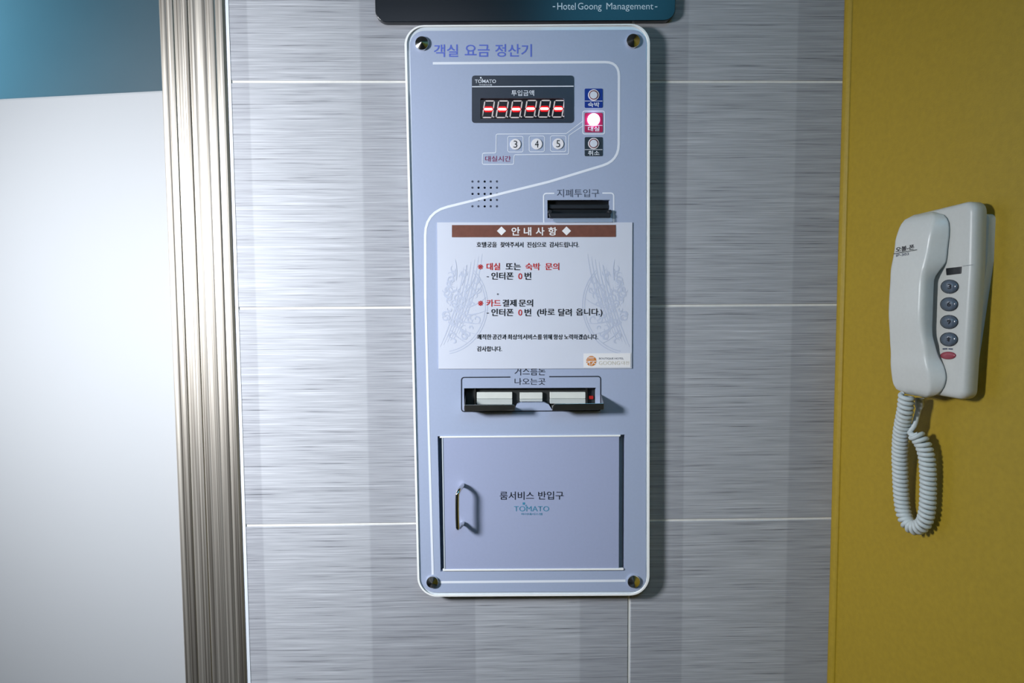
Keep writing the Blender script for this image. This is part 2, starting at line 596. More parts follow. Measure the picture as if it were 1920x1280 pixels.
# yellow wall
def wl(s, n, z):
    return L(s, n, z)
v = [wl(s, nn, z) for s in (0.0, 2.32) for nn in (0.0, -0.09) for z in (0, CEIL)]
fs = [(0, 1, 3, 2), (4, 6, 7, 5), (0, 4, 5, 1), (2, 3, 7, 6), (0, 2, 6, 4), (1, 5, 7, 3)]
wr_ = struct(link('wall_right', mesh('wall_right', v, fs), M['yellow']), 'mustard yellow painted side wall')
bead = []
for k in range(9):
    th = math.pi*k/8
    bead.append((0.0075-0.0075*math.cos(th), 0.0045*math.sin(th)))
n = len(bead)
v = [wl(s, nn, 0) for s, nn in bead]+[wl(s, nn, CEIL) for s, nn in bead]
fs = [(i, i+1, i+1+n, i+n) for i in range(n-1)]+[(n-1, 0, n, 2*n-1), tuple(range(n)), tuple(reversed(range(n, 2*n)))]
link('corner_bead', mesh('corner_bead', v, fs), M['yellow'], wr_, smooth=False)

# lamps of the room and an added ceiling fill panel (outside the picture)
def cone_mesh(name, p, d, stations, n=28):
    d = d.normalized()
    a_ = d.cross(Vector((0, 0, 1))).normalized(); b_ = a_.cross(d)
    return loft_mesh(name, [[p+d*t+(a_*math.cos(2*math.pi*k/n)+b_*math.sin(2*math.pi*k/n))*r for k in range(n)] for t, r in stations])
wlmp = thing('wall_lamp', 'white swivel spot lamp on the plain left wall', 'lamp', (XL, LAMP_POS.y, LAMP_POS.z))
bk = LAMP_POS-LDIR*0.012
link('head', cone_mesh('head', bk, LDIR, [(-0.14, 0.03), (-0.135, 0.06), (-0.05, 0.115), (-0.004, 0.118)]), M['lamp_house'], wlmp, smooth=False)
link('diffuser', cone_mesh('diffuser', bk, LDIR, [(-0.004, 0.108), (0.001, 0.106)]), M['lamp'], wlmp)
link('arm', tube_mesh('arm', [Vector((XL, LAMP_POS.y, LAMP_POS.z)), Vector((XL+0.07, LAMP_POS.y-0.05, LAMP_POS.z+0.02)), bk-LDIR*0.13], 0.012), M['lamp_house'], wlmp)
link('wall_rose', box_mesh('wall_rose', XL, XL+0.015, LAMP_POS.y-0.05, LAMP_POS.y+0.05, LAMP_POS.z-0.05, LAMP_POS.z+0.05), M['lamp_house'], wlmp, bevel=0.004)
cl = thing('ceiling_panel', 'added square cool white fill panel on the ceiling', 'lamp', (-0.35, -1.95, CEIL-0.03))  # unseen panel added to lift the ambient light
link('frame', box_mesh('frame', -0.67, -0.03, -2.22, -1.68, CEIL-0.025, CEIL), M['lamp_house'], cl)
link('diffuser', box_mesh('diffuser', -0.65, -0.05, -2.20, -1.70, CEIL-0.032, CEIL-0.025), M['ceil_fill'], cl)
tl = thing('ceiling_panel', 'teal glowing panel lamp on the ceiling beside the yellow wall', 'lamp', (0.42, -1.4, CEIL-0.03))
link('frame', box_mesh('frame', 0.14, 0.64, -1.8, -1.0, CEIL-0.025, CEIL), M['lamp_house'], tl)
link('diffuser', box_mesh('diffuser', 0.16, 0.62, -1.78, -1.02, CEIL-0.032, CEIL-0.025), M['teal_lamp'], tl)

# ------------------------------------------------------------------ sign above the machine
TF = -0.0022
sgl = P(703, 30, 0.012); sgr = P(1266, 30, 0.012)
sg = thing('wall_sign', 'black glossy hotel name sign with rounded corners above the payment machine', 'sign', (0.5*(sgl.x+sgr.x), -0.0022, P(980, 40, 0.012).z))
plate('sign_board', rr([(699, -190), (1272, -192), (1266, 38.5), (704, 41.5)], 22, 8), 0.0022, 0.012, M['sign'], sg, bevel=0.0008)
mp = lambda x, y: P(x, y, 0.0123)
text('-', (1036.5, 11.5, 1041.0, 13.3), mp, M['sign_ink'], sg)
text('Hotel', (1045, 5.2, 1079.5, 18.2), mp, M['sign_ink'], sg)
text('Goong', (1083.5, 5.2, 1128, 21.8), mp, M['sign_ink'], sg)
text('Management', (1137, 5.4, 1225, 21.6), mp, M['sign_ink'], sg)
text('-', (1228, 11.9, 1232.5, 13.7), mp, M['sign_ink'], sg)

# ------------------------------------------------------------------ payment machine
DB, DF = 0.0022, 0.0185           # back on the tiles, front of the printed face
kb = P(1000, 1116, DF)
ki = thing('payment_machine', 'pale blue wall-mounted room fee machine with red digit display and small door', 'machine', (kb.x, -DB, kb.z))
outer = [(757.5, 47.3), (1218.7, 44.3), (1217.8, 1116.0), (783.3, 1118.5)]
o2 = [(762.0, 50.0), (1214.6, 47.2), (1213.6, 1113.2), (787.0, 1115.6)]
o3 = [(765.5, 53.0), (1212.8, 50.2), (1212.0, 1111.0), (788.0, 1113.2)]
face = [(768.0, 58.0), (1211.2, 55.5), (1210.6, 1108.5), (790.0, 1110.5)]
rad = 37
plate('back_housing', rr([(770, 62), (1207, 58), (1206, 1104), (794, 1106)], 30, 10), DB, DF-0.0156, M['rim'], ki)
plate('rim', rr(outer, rad, 12), DF-0.009, DF+0.0012, M['rim_white'], ki, holes=[rr(o2, rad-4, 12)], bevel=0.0005)
plate('acrylic_sheet', rr(o2, rad-4, 12), DF-0.009, DF-0.0012, M['rim'], ki, holes=[rr(face, rad-10, 12)])
# printed face with its openings
door_hole = [(820.3, 817.5), (1171.5, 814.5), (1170.5, 1069.8), (826.0, 1071.2)]
bill_hole = [(1026.3, 374.9), (1143.4, 374.5), (1143.2, 408.5), (1026.6, 408.8)]
tray_hole = [(870, 727.6), (1117.6, 726.6), (1117.6, 766), (1034.5, 767), (1029, 758), (1021, 754.6), (978, 754.8), (970, 758), (965, 767.4), (870, 768)]
xs_ = [886.0, 897.3, 908.8, 920.3, 932.0]
ys_ = [340.2, 351.7, 363.3, 374.8, 386.7]
holes = [door_hole, bill_hole, tray_hole]
dots = []
for i, yy in enumerate(ys_):
    for j, xx in enumerate(xs_):
        holes.append(disc(xx, yy, 2.15, 10))
        dots.append((xx, yy, abs(i-2)+abs(j-2) <= 2))
holes.append(rect(900.8, 184.2, 1058.0, 223.2, 2, 3))
fp = plate('front_panel', rr(face, rad-10, 12), DF-0.009, DF, M['face'], ki, holes=holes)
plate('speaker_backing', rect(880, 334, 938, 393), DF-0.0130, DF-0.0091, M['cavity'], ki)
for xx, yy, deep in dots:
    if not deep:
        plate('hole_plug', disc(xx, yy, 2.3, 8), DF-0.008, DF-0.0007, M['grey_ink'], ki)
mk = lambda x, y: P(x, y, DF+0.00025)
mk2 = lambda x, y: P(x, y, DF+0.0005)
# title and white guide line
for s_, b_ in (('객실', (813.4, 83.2, 859, 106.9)), ('요금', (871.3, 83.6, 918, 106.4)), ('정산기', (928.4, 82.6, 997.2, 106.6))):
    text(s_, b_, mk, M['title_ink'], ki, bold=0.012)
gl = path_round([(811.5, 118.6), (1160.5, 116.2), (1160, 301), (1030, 340.5), (797, 398), (797.5, 560)], [26, 42, 0, 55])
stroke('guide_line', gl, 4.6, 0, M['white_ink'], ki, mapper=mk)
stroke('guide_line', [(797.5, 560), (803.5, 800), (811.3, 1077)], 4.2, 0, M['white_ink'], ki, mapper=mk)
stroke('guide_line', [(823, 1091.2), (1173, 1088.2)], 4.4, 0, M['white_ink'], ki, mapper=mk)

# display plate with six digits
dp = plate('display_plate', rect(884.7, 141.4, 1075.8, 230.2, 5.5, 5), DF, DF+0.0008, M['smoke'], ki, holes=[rect(900.8, 184.2, 1058.0, 223.2, 2, 3)], bevel=0.0002, bseg=1)
md = lambda x, y: P(x, y, DF+0.0011)
plate('display_window', rect(899, 182, 1060, 225.5), DF-0.0060, DF-0.0022, M['window'], dp)
stroke('divider_line', [(884.9, 162.5), (1075.6, 161.6)], 1.9, 0, M['white_ink'], dp, mapper=md)
def tomato(x0, y0, x1, y1, mp, ink, par, bold):
    text('TOMATO', (x0, y0, x1, y1), mp, ink, par, bold=bold)
    w_ = x1-x0; h_ = y1-y0
    sx, sy = x0+w_*0.28, y0-h_*0.50
    q = h_*0.22
    flat('logo_mark', [[(sx-q, sy-q), (sx+q, sy-q), (sx+q, sy+q), (sx-q, sy+q)],
                       [(sx+q*1.1, sy+q*1.7), (sx+q*2.6, sy+q*1.0), (sx+q*2.2, sy+q*2.1), (sx+q*1.3, sy+q*2.5)]], mp, ink, par)
    text('하이테시스템', (x0+w_*0.20, y1+h_*0.30, x0+w_*0.80, y1+h_*0.72), mp, ink, par, bold=0.008)
tomato(890.4, 149.0, 930, 155.6, md, M['white_ink'], dp, 0.012)
text('투입금액', (958.9, 168.9, 1001.4, 179.8), md, M['white_ink'], dp, bold=0.006)
tops = [280, 530, 780, 1040, 1290, 1540]
DS = DF-0.0012
for k, tx in enumerate(tops):
    tx = 880+tx/9.6
    dy = 0.0 if k < 3 else -0.9
    TL, TR = (tx, 189.2+dy), (tx+18.0, 189.2+dy)
    BL, BR = (tx-5.2, 220.2+dy), (tx+13.2, 220.2+dy)
    ML, MR = (tx-2.6, 204.6+dy), (tx+15.6, 204.6+dy)
    segs = []
    def lerp(a, b, u): return (a[0]+(b[0]-a[0])*u, a[1]+(b[1]-a[1])*u)
    polys = []
    for a, b in ((TL, TR), (BL, BR), (TL, ML), (ML, BL), (TR, MR), (MR, BR)):
        polys += ribbon([lerp(a, b, 0.05), lerp(a, b, 0.16), lerp(a, b, 0.84), lerp(a, b, 0.95)], [0.8, 2.3, 2.3, 0.8])
    cx, cy = BR[0]+3.1, BR[1]-1.2
    polys.append([(cx-1.1, cy-1.1), (cx+1.1, cy-1.1), (cx+0.9, cy+1.1), (cx-1.3, cy+1.1)])
    flat('digit', polys, lambda x, y: P(x, y, DS-0.0006), M['segment'], dp)
    a, b = lerp(ML, MR, 0.03), lerp(ML, MR, 0.97)
    c0 = ML[1]
    pl_ = [(a[0]-1.0, c0), (a[0]+3.2, c0-5.2), (b[0]-2.4, c0-5.2), (b[0]+1.0, c0), (b[0]-3.2, c0+5.2), (a[0]+2.4, c0+5.2)]
    plate('segment_halo', pl_, DS-0.0006, DS, M['lit'], dp)  # oversized glowing plate, stands in for the red halo around the segment
    pl_ = [(a[0]+0.4, c0), (a[0]+2.4, c0-1.9), (b[0]-2.4, c0-1.9), (b[0]-0.4, c0), (b[0]-2.4, c0+1.9), (a[0]+2.4, c0+1.9)]
    plate('lit_core', pl_, DS, DS+0.0004, M['lit_core'], dp)

# column of three push buttons
def push_button(y0, y1, ydiv, cy, boxmat, word, ty, lit):
    bp_ = plate('button_plate', rect(1096.3, y0, 1130.0, y1, 2.2, 3), DF, DF+0.0006, boxmat, ki)
    m2 = lambda x, y: P(x, y, DF+0.0009)
    stroke('divider_line', [(1096.5, ydiv), (1129.8, ydiv)], 1.0, 0, M['white_ink'], bp_, mapper=m2)
    text(word, (1102.5, ty, 1124.0, ty+9.0), m2, M['white_ink'], bp_, bold=0.014)
    if lit:
        plate('button_cap', disc(1113.4, cy, 11.4), DF+0.0006, DF+0.0034, M['btn_lit'], bp_, bevel=0.0006)
    else:
        plate('button_collar', disc(1113.2, cy, 10.5), DF+0.0006, DF+0.0018, M['btn_white'], bp_, bevel=0.0003)
        plate('button_gap', disc(1113.2, cy, 8.7), DF+0.0018, DF+0.0021, M['btn_ring'], bp_)
        plate('button_cap', disc(1113.2, cy, 7.1), DF+0.0021, DF+0.0026, M['btn_cap'], bp_, bevel=0.0003)
push_button(166.0, 202.0, 189.4, 177.8, M['blue_box'], '숙박', 191.6, False)
push_button(211.5, 248.0, 235.1, 223.6, M['red_box'], '대실', 237.0, True)
push_button(256.9, 292.6, 280.4, 268.8, M['slate_box'], '취소', 282.3, False)
stroke('button_outline', rect(1092.8, 208.2, 1133.4, 251.0, 3, 4), 1.7, 0, M['white_ink'], ki, closed=True, mapper=mk)

# the 3, 4, 5 hour keys and their outline
z2 = lambda x, y: (860+x/5.647, 120+y/5.647)
ol = path_round([z2(1322, 598), z2(1140, 736), z2(397, 741), z2(394, 940), z2(253, 943), z2(251, 1062), z2(582, 1061), z2(587, 960), z2(1165, 953), z2(1166, 755), z2(1322, 650)], 3.0, 4)
stroke('key_outline', ol, 1.3, 0, M['white_ink'], ki, mapper=mk)
for cx, cy, dgt in ((601, 848, '3'), (827, 845, '4'), (1054, 843, '5')):
    (px, py) = z2(cx, cy)
    stroke('key_outline', rect(px-14.3, py-14.8, px+14.3, py+14.6, 3.2, 4), 1.2, 0, M['white_ink'], ki, closed=True, mapper=mk)
    kc = plate('hour_key', disc(px, py, 10.2), DF, DF+0.0012, M['btn_white'], ki, bevel=0.0003)
    text(dgt, (px-3.6, py-6.6, px+3.6, py+6.8), lambda x, y: P(x, y, DF+0.0014), M['black_ink'], kc)
text('대실시간', (909.6, 292.2, 957.7, 302.9), mk, M['purple_ink'], ki, bold=0.006)

# bill slot
text('지폐투입구', (1044.2, 354.5, 1123.5, 369.4), mk, M['grey_ink'], ki)
stroke('slot_outline', path_round([(1039.5, 362.3), (1019.2, 362.6), (1019.5, 417)], 6), 2.4, 0, M['white_ink'], ki, mapper=mk)
stroke('slot_outline', path_round([(1129.4, 361.9), (1150.5, 361.8), (1150.8, 417)], 6), 2.4, 0, M['white_ink'], ki, mapper=mk)
bs = plate('bill_slot', rect(1020, 370, 1149, 414), DF-0.0145, DF-0.0091, M['black'], ki)
plate('upper_roller', rect(1029, 383.5, 1142, 391.5, 2, 3), DF-0.012, DF-0.0035, M['black_lip'], bs, bevel=0.001)
plate('slot_mouth', rect(1033, 392.5, 1141, 400.0, 2, 3), DF-0.012, DF-0.006, M['black'], bs)
plate('lower_lip', rr([(1028, 399.5), (1144, 399.2), (1145.5, 407.6), (1031, 408.2)], 2, 3), DF-0.010, DF+0.007, M['black_lip'], bs, bevel=0.001)
for cx in (1031.5, 1143.5):
    plate('pivot', disc(cx, 396.5, 3.8, 14), DF-0.008, DF+0.005, M['black_lip'], bs, bevel=0.0006)
plate('clear_guide', rr([(1034, 408.5), (1148, 408), (1150, 416.4), (1040, 416.8)], 3, 3), DF+0.0003, DF+0.0045, M['clear'], bs, bevel=0.0004)

# change dispenser
text('거스름돈', (964.8, 688.2, 1022.6, 703.6), mk, M['dark_ink'], ki, bold=0.004)
text('나오는곳', (964.8, 708.6, 1022.6, 721.2), mk, M['dark_ink'], ki, bold=0.004)
stroke('tray_outline', path_round([(956.9, 706.7), (865.2, 707.4), (865.4, 771.4), (1126.2, 769.6), (1126.2, 705.4), (1029.8, 706.0)], 6), 2.0, 0, M['dark_ink'], ki, mapper=mk)
cdz = plate('change_dispenser', rect(864, 722, 1124, 774), DF-0.0155, DF-0.0105, M['cavity'], ki)
for x0, x1, y0, y1 in ((894, 960.5, 735.2, 758), (974.6, 1017.2, 735.8, 752.6), (1031.2, 1097.8, 735, 756.5)):
    ymid = y0+11.8
    plate('note_pusher', rect(x0, y0, x1, ymid, 0.8, 2), DF-0.0105, DF-0.0055, M['note_block'], cdz, bevel=0.0004)
    plate('note_pusher', rect(x0, ymid+0.6, x1, max(y1, ymid+4), 0.8, 2), DF-0.0105, DF-0.0045, M['note_block2'], cdz, bevel=0.0004)
for x0, x1 in ((889.5, 892.0), (1098.5, 1101.5)):
    plate('guide_rail', rect(x0, 728, x1, 762), DF-0.0105, DF-0.006, M['steel'], cdz)
plate('red_sensor', rect(1104.5, 742, 1112.5, 748, 1, 2), DF-0.0105, DF-0.007, M['red_plastic'], cdz)
def tray(side):
    TP = 0.022                                  # reach of the tray in front of the face
    if side < 0:
        xs2 = (870.6, 966.0); yt, yb = 758.8, 771.6
    else:
        xs2 = (1035.4, 1132.3); yt, yb = 755.8, 768.6
    x0, x1 = xs2
    inner = x1 if side < 0 else x0
    outerx = x0 if side < 0 else x1
    if side < 0:
        lip = rr([(x0, yt), (x1-0.5, yt-0.5), (x1, yb-3.5), (x0+1, yb)], [1.5, 9, 1, 2], 6)
    else:
        lip = rr([(x0+0.8, yt+1.2), (x1, yt), (x1, yb-1.0), (x0, yb+1.2)], [9, 1.5, 2, 1], 6)
    tr = plate('coin_tray', lip, DF+TP-0.0012, DF+TP, M['steel'], cdz, bevel=0.0003)
    # floor of the tray, from the slot out to the lip
    a0, a1 = P(x0+1.2, yb-1.0, DF+TP), P(x1-1.2, yb-1.5, DF+TP)
    zf = min(a0.z, a1.z)
    zb = zf+0.0015
    verts = []
    for dz in (0.0, 0.0010):
        verts += [(a0.x, -(DF+TP-0.0006), zf+dz), (a1.x, -(DF+TP-0.0006), zf+dz), (a1.x, -(DF-0.010), zb+dz), (a0.x, -(DF-0.010), zb+dz)]
    link('tray_floor', mesh('tray_floor', verts, [(0, 1, 2, 3), (7, 6, 5, 4), (0, 4, 5, 1), (1, 5, 6, 2), (2, 6, 7, 3), (3, 7, 4, 0)]), M['steel'], cdz)
    # upright cheek on the outer end
    e = P(outerx, yb-1, DF+TP); t = P(outerx, yt, DF+TP)
    sx = 0.0008 if side < 0 else -0.0008
    verts = []
    for dx in (0.0, sx):
        verts += [(e.x+dx, -(DF+TP-0.0006), e.z), (e.x+dx, -(DF+TP-0.0006), t.z), (e.x+dx, -(DF-0.009), t.z+0.012), (e.x+dx, -(DF-0.009), e.z)]
    link('tray_cheek', mesh('tray_cheek', verts, [(0, 1, 2, 3), (7, 6, 5, 4), (0, 4, 5, 1), (1, 5, 6, 2), (2, 6, 7, 3), (3, 7, 4, 0)]), M['steel'], cdz)
tray(-1)
tray(1)

# room service door
plate('door_recess', rr([(812, 810), (1180, 806), (1178, 1078), (818, 1080)], 2, 2), DF-0.0150, DF-0.0092, M['door_gap'], ki)
dr = plate('door', [(828.6, 818.4), (1161.0, 815.6), (1160.5, 1067.2), (833.0, 1069.0)], DF-0.008, DF+0.0006, M['door_face'], ki, bevel=0.0004)
md2 = lambda x, y: P(x, y, DF+0.0009)
plate('door_edge', [(824.5, 817.9), (1163.5, 815.1), (1163.5, 818.0), (824.5, 820.8)], DF-0.002, DF+0.0016, M['rim_white'], dr, bevel=0.0003)
plate('door_edge', [(830, 1067.2), (1169.5, 1065.4), (1169.5, 1068.6), (830, 1070.4)], DF-0.002, DF+0.0016, M['rim_white'], dr, bevel=0.0003)
plate('door_edge', [(828.3, 821), (830.3, 821), (834.4, 1067), (832.4, 1067)], DF-0.002, DF+0.0012, M['rim'], dr)
plate('gap_liner', [(821.2, 819), (827.6, 819), (832.0, 1069), (826.4, 1069)], DF-0.0092, DF-0.007, M['groove'], ki)
text('룸서비스', (937.0, 921.2, 1001, 936.6), md2, M['dark_ink'], dr, bold=0.006)
text('반입구', (1009.0, 920.8, 1056.4, 936.4), md2, M['dark_ink'], dr, bold=0.006)
tomato(963.7, 948.6, 1029.6, 958.4, md2, M['teal_ink'], dr, -0.002)
H0, H1 = DF+0.0006, DF+0.021
hp = [P(867.5, 909, H0), P(866.3, 911.5, H0+0.008), P(861.5, 917.5, H0+0.0165), P(858.2, 925, H1), P(857.3, 932, H1+0.0006), P(857.2, 958, H1+0.0006), P(857.8, 983, H1+0.0006), P(858.6, 990.0, H1-0.001), P(861.5, 988.5, H0+0.0145), P(866.3, 982.5, H0+0.006), P(868.0, 980.5, H0)]
dense = []
for i in range(len(hp)-1):
    p0 = hp[max(0, i-1)]; p1 = hp[i]; p2 = hp[i+1]; p3 = hp[min(len(hp)-1, i+2)]
    for k in range(5):
        t = k/5
        dense.append(0.5*((2*p1)+(p2-p0)*t+(2*p0-5*p1+4*p2-p3)*t*t+(-p0+3*p1-3*p2+p3)*t**3))
dense.append(hp[-1])
ho = link('handle', tube_mesh('handle', dense, 0.0029, 12), M['chrome'], dr, smooth=True)
ho['label'] = 'chrome bow handle'

# polished cone caps on the corners
def cap(cx, cy, r):
    c = P(cx, cy, DF)
    R_ = (P(cx+r, cy, DF)-c).length
    rings = []
    for rr_, dd in ((1.0, 0.0), (1.0, 0.0030), (0.97, 0.0034)):
        rings.append([Vector((c.x+R_*rr_*math.cos(2*math.pi*k/40), -(DF+dd), c.z+R_*rr_*math.sin(2*math.pi*k/40))) for k in range(40)])
    verts = [v_ for rg in rings for v_ in rg]
    fs_ = []
    for i in range(2):
        for k in range(40):
            k2 = (k+1) % 40
            fs_.append((i*40+k, i*40+k2, (i+1)*40+k2, (i+1)*40+k))
    verts.append(Vector((c.x, -(DF+0.0034+R_*0.42), c.z)))
    for k in range(40):
        fs_.append((80+k, 80+(k+1) % 40, 120))
    fs_.append(tuple(reversed(range(40))))
    o = link('screw_cap', mesh('screw_cap', verts, fs_), M['chrome'], ki)
    o['label'] = 'polished conical screw cap'
for cx, cy, r in ((791.5, 82.5, 12.6), (1186.5, 78.0, 12.6), (811.0, 1089.5, 11.2), (1187.5, 1088.5, 11.8)):
    cap(cx, cy, r)

# ------------------------------------------------------------------ notice taped to the machine
NB = DF+0.0006
nb = P(1003, 691, NB)
no = thing('notice', 'printed laminated paper notice with brown heading taped on the machine', 'notice', (nb.x, -NB, nb.z))
plate('sheet', [(819.5, 416.8), (1185.6, 416.8), (1184.6, 690.4), (822.2, 691.4)], NB, NB+0.0008, M['paper'], no)
mn = lambda x, y: P(x, y, NB+0.00105)
mn2 = lambda x, y: P(x, y, NB+0.0013)
mn3 = lambda x, y: P(x, y, NB+0.0015)
# faint ornament medallions
def ornament(side):
    rnd = random.Random(5)
    polys = []
    def put(pts, w_):
        q = [((1003+ (x-1003)*side), y) for x, y in pts]
        polys.extend(ribbon(q, w_))
    CX, CY = 1178, 560
    def inside(x, y):
        return x < 1183 and 466 < y < 660
    # long tail plumes
    for k in range(6):
        x0 = 1102+k*7
        put([(x0+10*math.sin(t*1.6)+34*t*t, 476+k*5+150*t) for t in [i/14 for i in range(15)]], [0.5+2.2*math.sin(math.pi*i/14) for i in range(15)])
    # outer arc
    for rr_ in (82, 86):
        put([(CX+rr_*math.cos(a), CY+12+rr_*1.07*math.sin(a)) for a in [math.radians(100+k*5) for k in range(26)]], 1.6)
    # curling feathers
    for k in range(70):
        a = rnd.uniform(math.radians(105), math.radians(255)); r = rnd.uniform(14, 76)
        cx, cy = CX+r*math.cos(a), CY+8+r*1.05*math.sin(a)
        r0 = rnd.uniform(5, 11); ph = rnd.uniform(0, 6.28); sg_ = rnd.choice((-1, 1))
        pts = []
        for i in range(15):
            t = i/14
            th = ph+sg_*t*4.6
            pts.append((cx+r0*(1-0.75*t)*math.cos(th), cy+r0*(1-0.75*t)*math.sin(th)))
        if all(inside(*p) for p in pts):
            put(pts, [0.7+2.1*math.sin(math.pi*i/14) for i in range(15)])
    for k in range(9):
        a = math.radians(110+k*16)
        pts = [(CX+(50+34*t)*math.cos(a+0.25*t), CY+10+(50+34*t)*1.05*math.sin(a+0.25*t)) for t in [i/6 for i in range(7)]]
        if all(inside(*p) for p in pts):
            put(pts, [2.6, 2.4, 2.0, 1.7, 1.3, 0.9, 0.4])
    cnt = [0]
    def lay(x, y):
        cnt[0] += 1
        return P(x, y, NB+0.00092+cnt[0]*2.5e-8)
    flat('watermark', polys, lay, M['mark_ink'], no)
ornament(1)
ornament(-1)
flat('heading_bar', [[(847.3, 421.8), (1154.6, 421.4), (1154.6, 444.0), (847.3, 444.6)]], mn2, M['brown_ink'], no)
for cx in (940.2, 1062.2):
    flat('diamond_mark', [[(cx-8.6, 432.8), (cx, 424.4), (cx+8.6, 432.8), (cx, 441.2)]], mn3, M['paper_white'], no)
for g_, x0, x1 in (('안', 959, 975), ('내', 982, 996.2), ('사', 1004.5, 1020.8), ('항', 1027.8, 1044.2)):
    text(g_, (x0, 425.6, x1, 441.4), mn3, M['paper_white'], no, bold=0.02)
def words(items, y0, y1, bold):
    for s_, x0, x1, ink in items:
        if s_ == '-':
            text(s_, (x0, 0.5*(y0+y1)+0.7, x1, 0.5*(y0+y1)+2.2), mn2, M[ink], no, bold=0)
        else:
            text(s_, (x0, y0, x1, y1), mn2, M[ink], no, bold=bold)
words([('호텔', 893.3, 911.5, 'black_ink'), ('궁을', 913, 931, 'black_ink'), ('찾아주셔서', 938, 981, 'black_ink'), ('진심으로', 988, 1024, 'black_ink'), ('감사드립니다.', 1030, 1085.4, 'black_ink')], 453.4, 463.6, 0.012)
words([('※', 895.6, 905.5, 'red_ink')], 495.4, 504.8, 0.008)
words([('대실', 912, 937.3, 'red_ink'), ('또는', 948, 976, 'black_ink'), ('숙박', 985, 1012.4, 'red_ink'), ('문의', 1022, 1048.2, 'red_ink')], 492.8, 506.2, 0.014)
words([('-', 912.4, 916.2, 'black_ink'), ('인터폰', 921, 962.4, 'black_ink'), ('번', 983.4, 995.6, 'black_ink')], 510.2, 524.2, 0.014)
words([('0', 971.6, 978.8, 'red_ink'), ], 512.0, 523.4, 0.004)
stroke('print_dot', disc(933.2, 551.2, 1.2, 10), 0.7, 0, M['black_ink'], no, closed=True, mapper=mn2)
words([('※', 896, 905.6, 'red_ink')], 563.6, 573.2, 0.008)
words([('카드', 911.7, 938.7, 'red_ink'), ('결제', 942, 968, 'black_ink'), ('문의', 972.4, 999, 'black_ink')], 561.2, 574.6, 0.014)
words([('-', 912.4, 916.2, 'black_ink'), ('인터폰', 921, 962.4, 'black_ink'), ('번', 983.4, 995.6, 'black_ink'), ('달려', 1046.4, 1071.4, 'black_ink')], 578.4, 592.4, 0.014)
words([('0', 971.6, 978.8, 'red_ink')], 580.0, 591.4, 0.004)
words([('(바로', 1006.8, 1039.7, 'black_ink'), ('옵니다.)', 1080, 1129.4, 'black_ink')], 578.0, 593.6, 0.012)
words([('쾌적한', 894.2, 921, 'black_ink'), ('공간과', 923, 949.5, 'black_ink'), ('최상의', 951.5, 978, 'black_ink'), ('서비스를', 980, 1016, 'black_ink'), ('위해', 1018, 1034.5, 'black_ink'), ('항상', 1037.5, 1055, 'black_ink'), ('노력하겠습니다.', 1057.5, 1121, 'black_ink')], 626.4, 636.4, 0.012)
words([('감사합니다.', 894.2, 940.8, 'black_ink')], 648.8, 658.6, 0.012)
# small logo label in the corner
flat('logo_label', [[(1094, 662.4), (1182.6, 661.8), (1182.4, 688.4), (1094, 689.2)]], mn2, M['paper_white'], no)
ecx, ecy, er = 1108.7, 676.6, 9.6
flat('emblem', [disc(ecx, ecy, er, 30)], mn3, M['orange_ink'], no)
mn4 = lambda x, y: P(x, y, NB+0.0017)
pl_ = []
pl_ += ribbon([(ecx-er, ecy+0.2), (ecx+er, ecy+0.2)], 1.3)
pl_ += ribbon([(ecx-6.4, ecy-6.6), (ecx+6.0, ecy-6.8)], 1.0)
pl_ += ribbon([(ecx-8.6, ecy-3.3), (ecx-3.0, ecy-4.2), (ecx+5, ecy-3.8)], 0.9)
pl_ += ribbon([(ecx-8.8, ecy+4.6), (ecx-3.2, ecy+1.6), (ecx-2.2, ecy+9.0)], 1.3)
pl_ += ribbon([(ecx+0.6, ecy+8.6), (ecx+2.0, ecy+3.4), (ecx+8.0, ecy+4.6)], 1.2)
pl_ += ribbon([(ecx+4.8, ecy+1.0), (ecx+3.6, ecy+4.0)], 1.0)
flat('emblem_lines', pl_, mn4, M['paper_white'], no)
text('BOUTIQUE HOTEL', (1123.2, 670.2, 1169.4, 674.2), mn3, M['grey_ink'], no)
text('GOONG', (1122.8, 676.6, 1162.4, 683.9), mn3, M['gold_ink'], no, bold=-0.004)
text('대전', (1165.2, 676.8, 1179.4, 683.4), mn3, M['gold_ink'], no, bold=-0.002)

# ------------------------------------------------------------------ wall phone on the yellow wall
def rr_m(pts, r, seg=6):
    return rr(pts, r, seg)
BW0, BW1 = 0.138, 0.2312
ZB, ZT = 1.2525, 1.4575
ph = thing('wall_phone', 'ivory intercom telephone with coiled cord hanging on the yellow wall', 'telephone', tuple(L(0.186, 0.0, ZB-0.14)))
def ring(outline, n_):
    return [L(s, n_, z) for s, z in outline]
def inset(outline, d):
    # shrink a convex outline towards its inside by d metres
    out = []
    k = len(outline)
    for i in range(k):
        a = Vector(outline[i-1]); p = Vector(outline[i]); b = Vector(outline[(i+1) % k])
        t = (b-a)
        t = t.normalized() if t.length > 1e-9 else Vector((1, 0))
        nn = Vector((-t.y, t.x))
        q = p+nn*d
        out.append((q.x, q.y))
    return out
fl = rr_m([(BW0+0.004, 1.268), (0.2150, 1.268), (0.2300, 1.395), (0.2302, 1.4440), (BW0+0.004, 1.4440)], [0.006]*5, 5)
link('wall_bracket', loft_mesh('wall_bracket', [ring(fl, 0.0), ring(fl, 0.008), ring(inset(fl, 0.002), 0.0095), ring(inset(fl, 0.004), 0.0095), ring(inset(fl, 0.004), 0.013)]), M['phone2'], ph)
bo = rr_m([(BW0, ZB), (0.2285, ZB), (0.2322, 1.390), (0.2312, ZT), (BW0, ZT-0.006)], [0.010, 0.010, 0.02, 0.012, 0.016], 6)
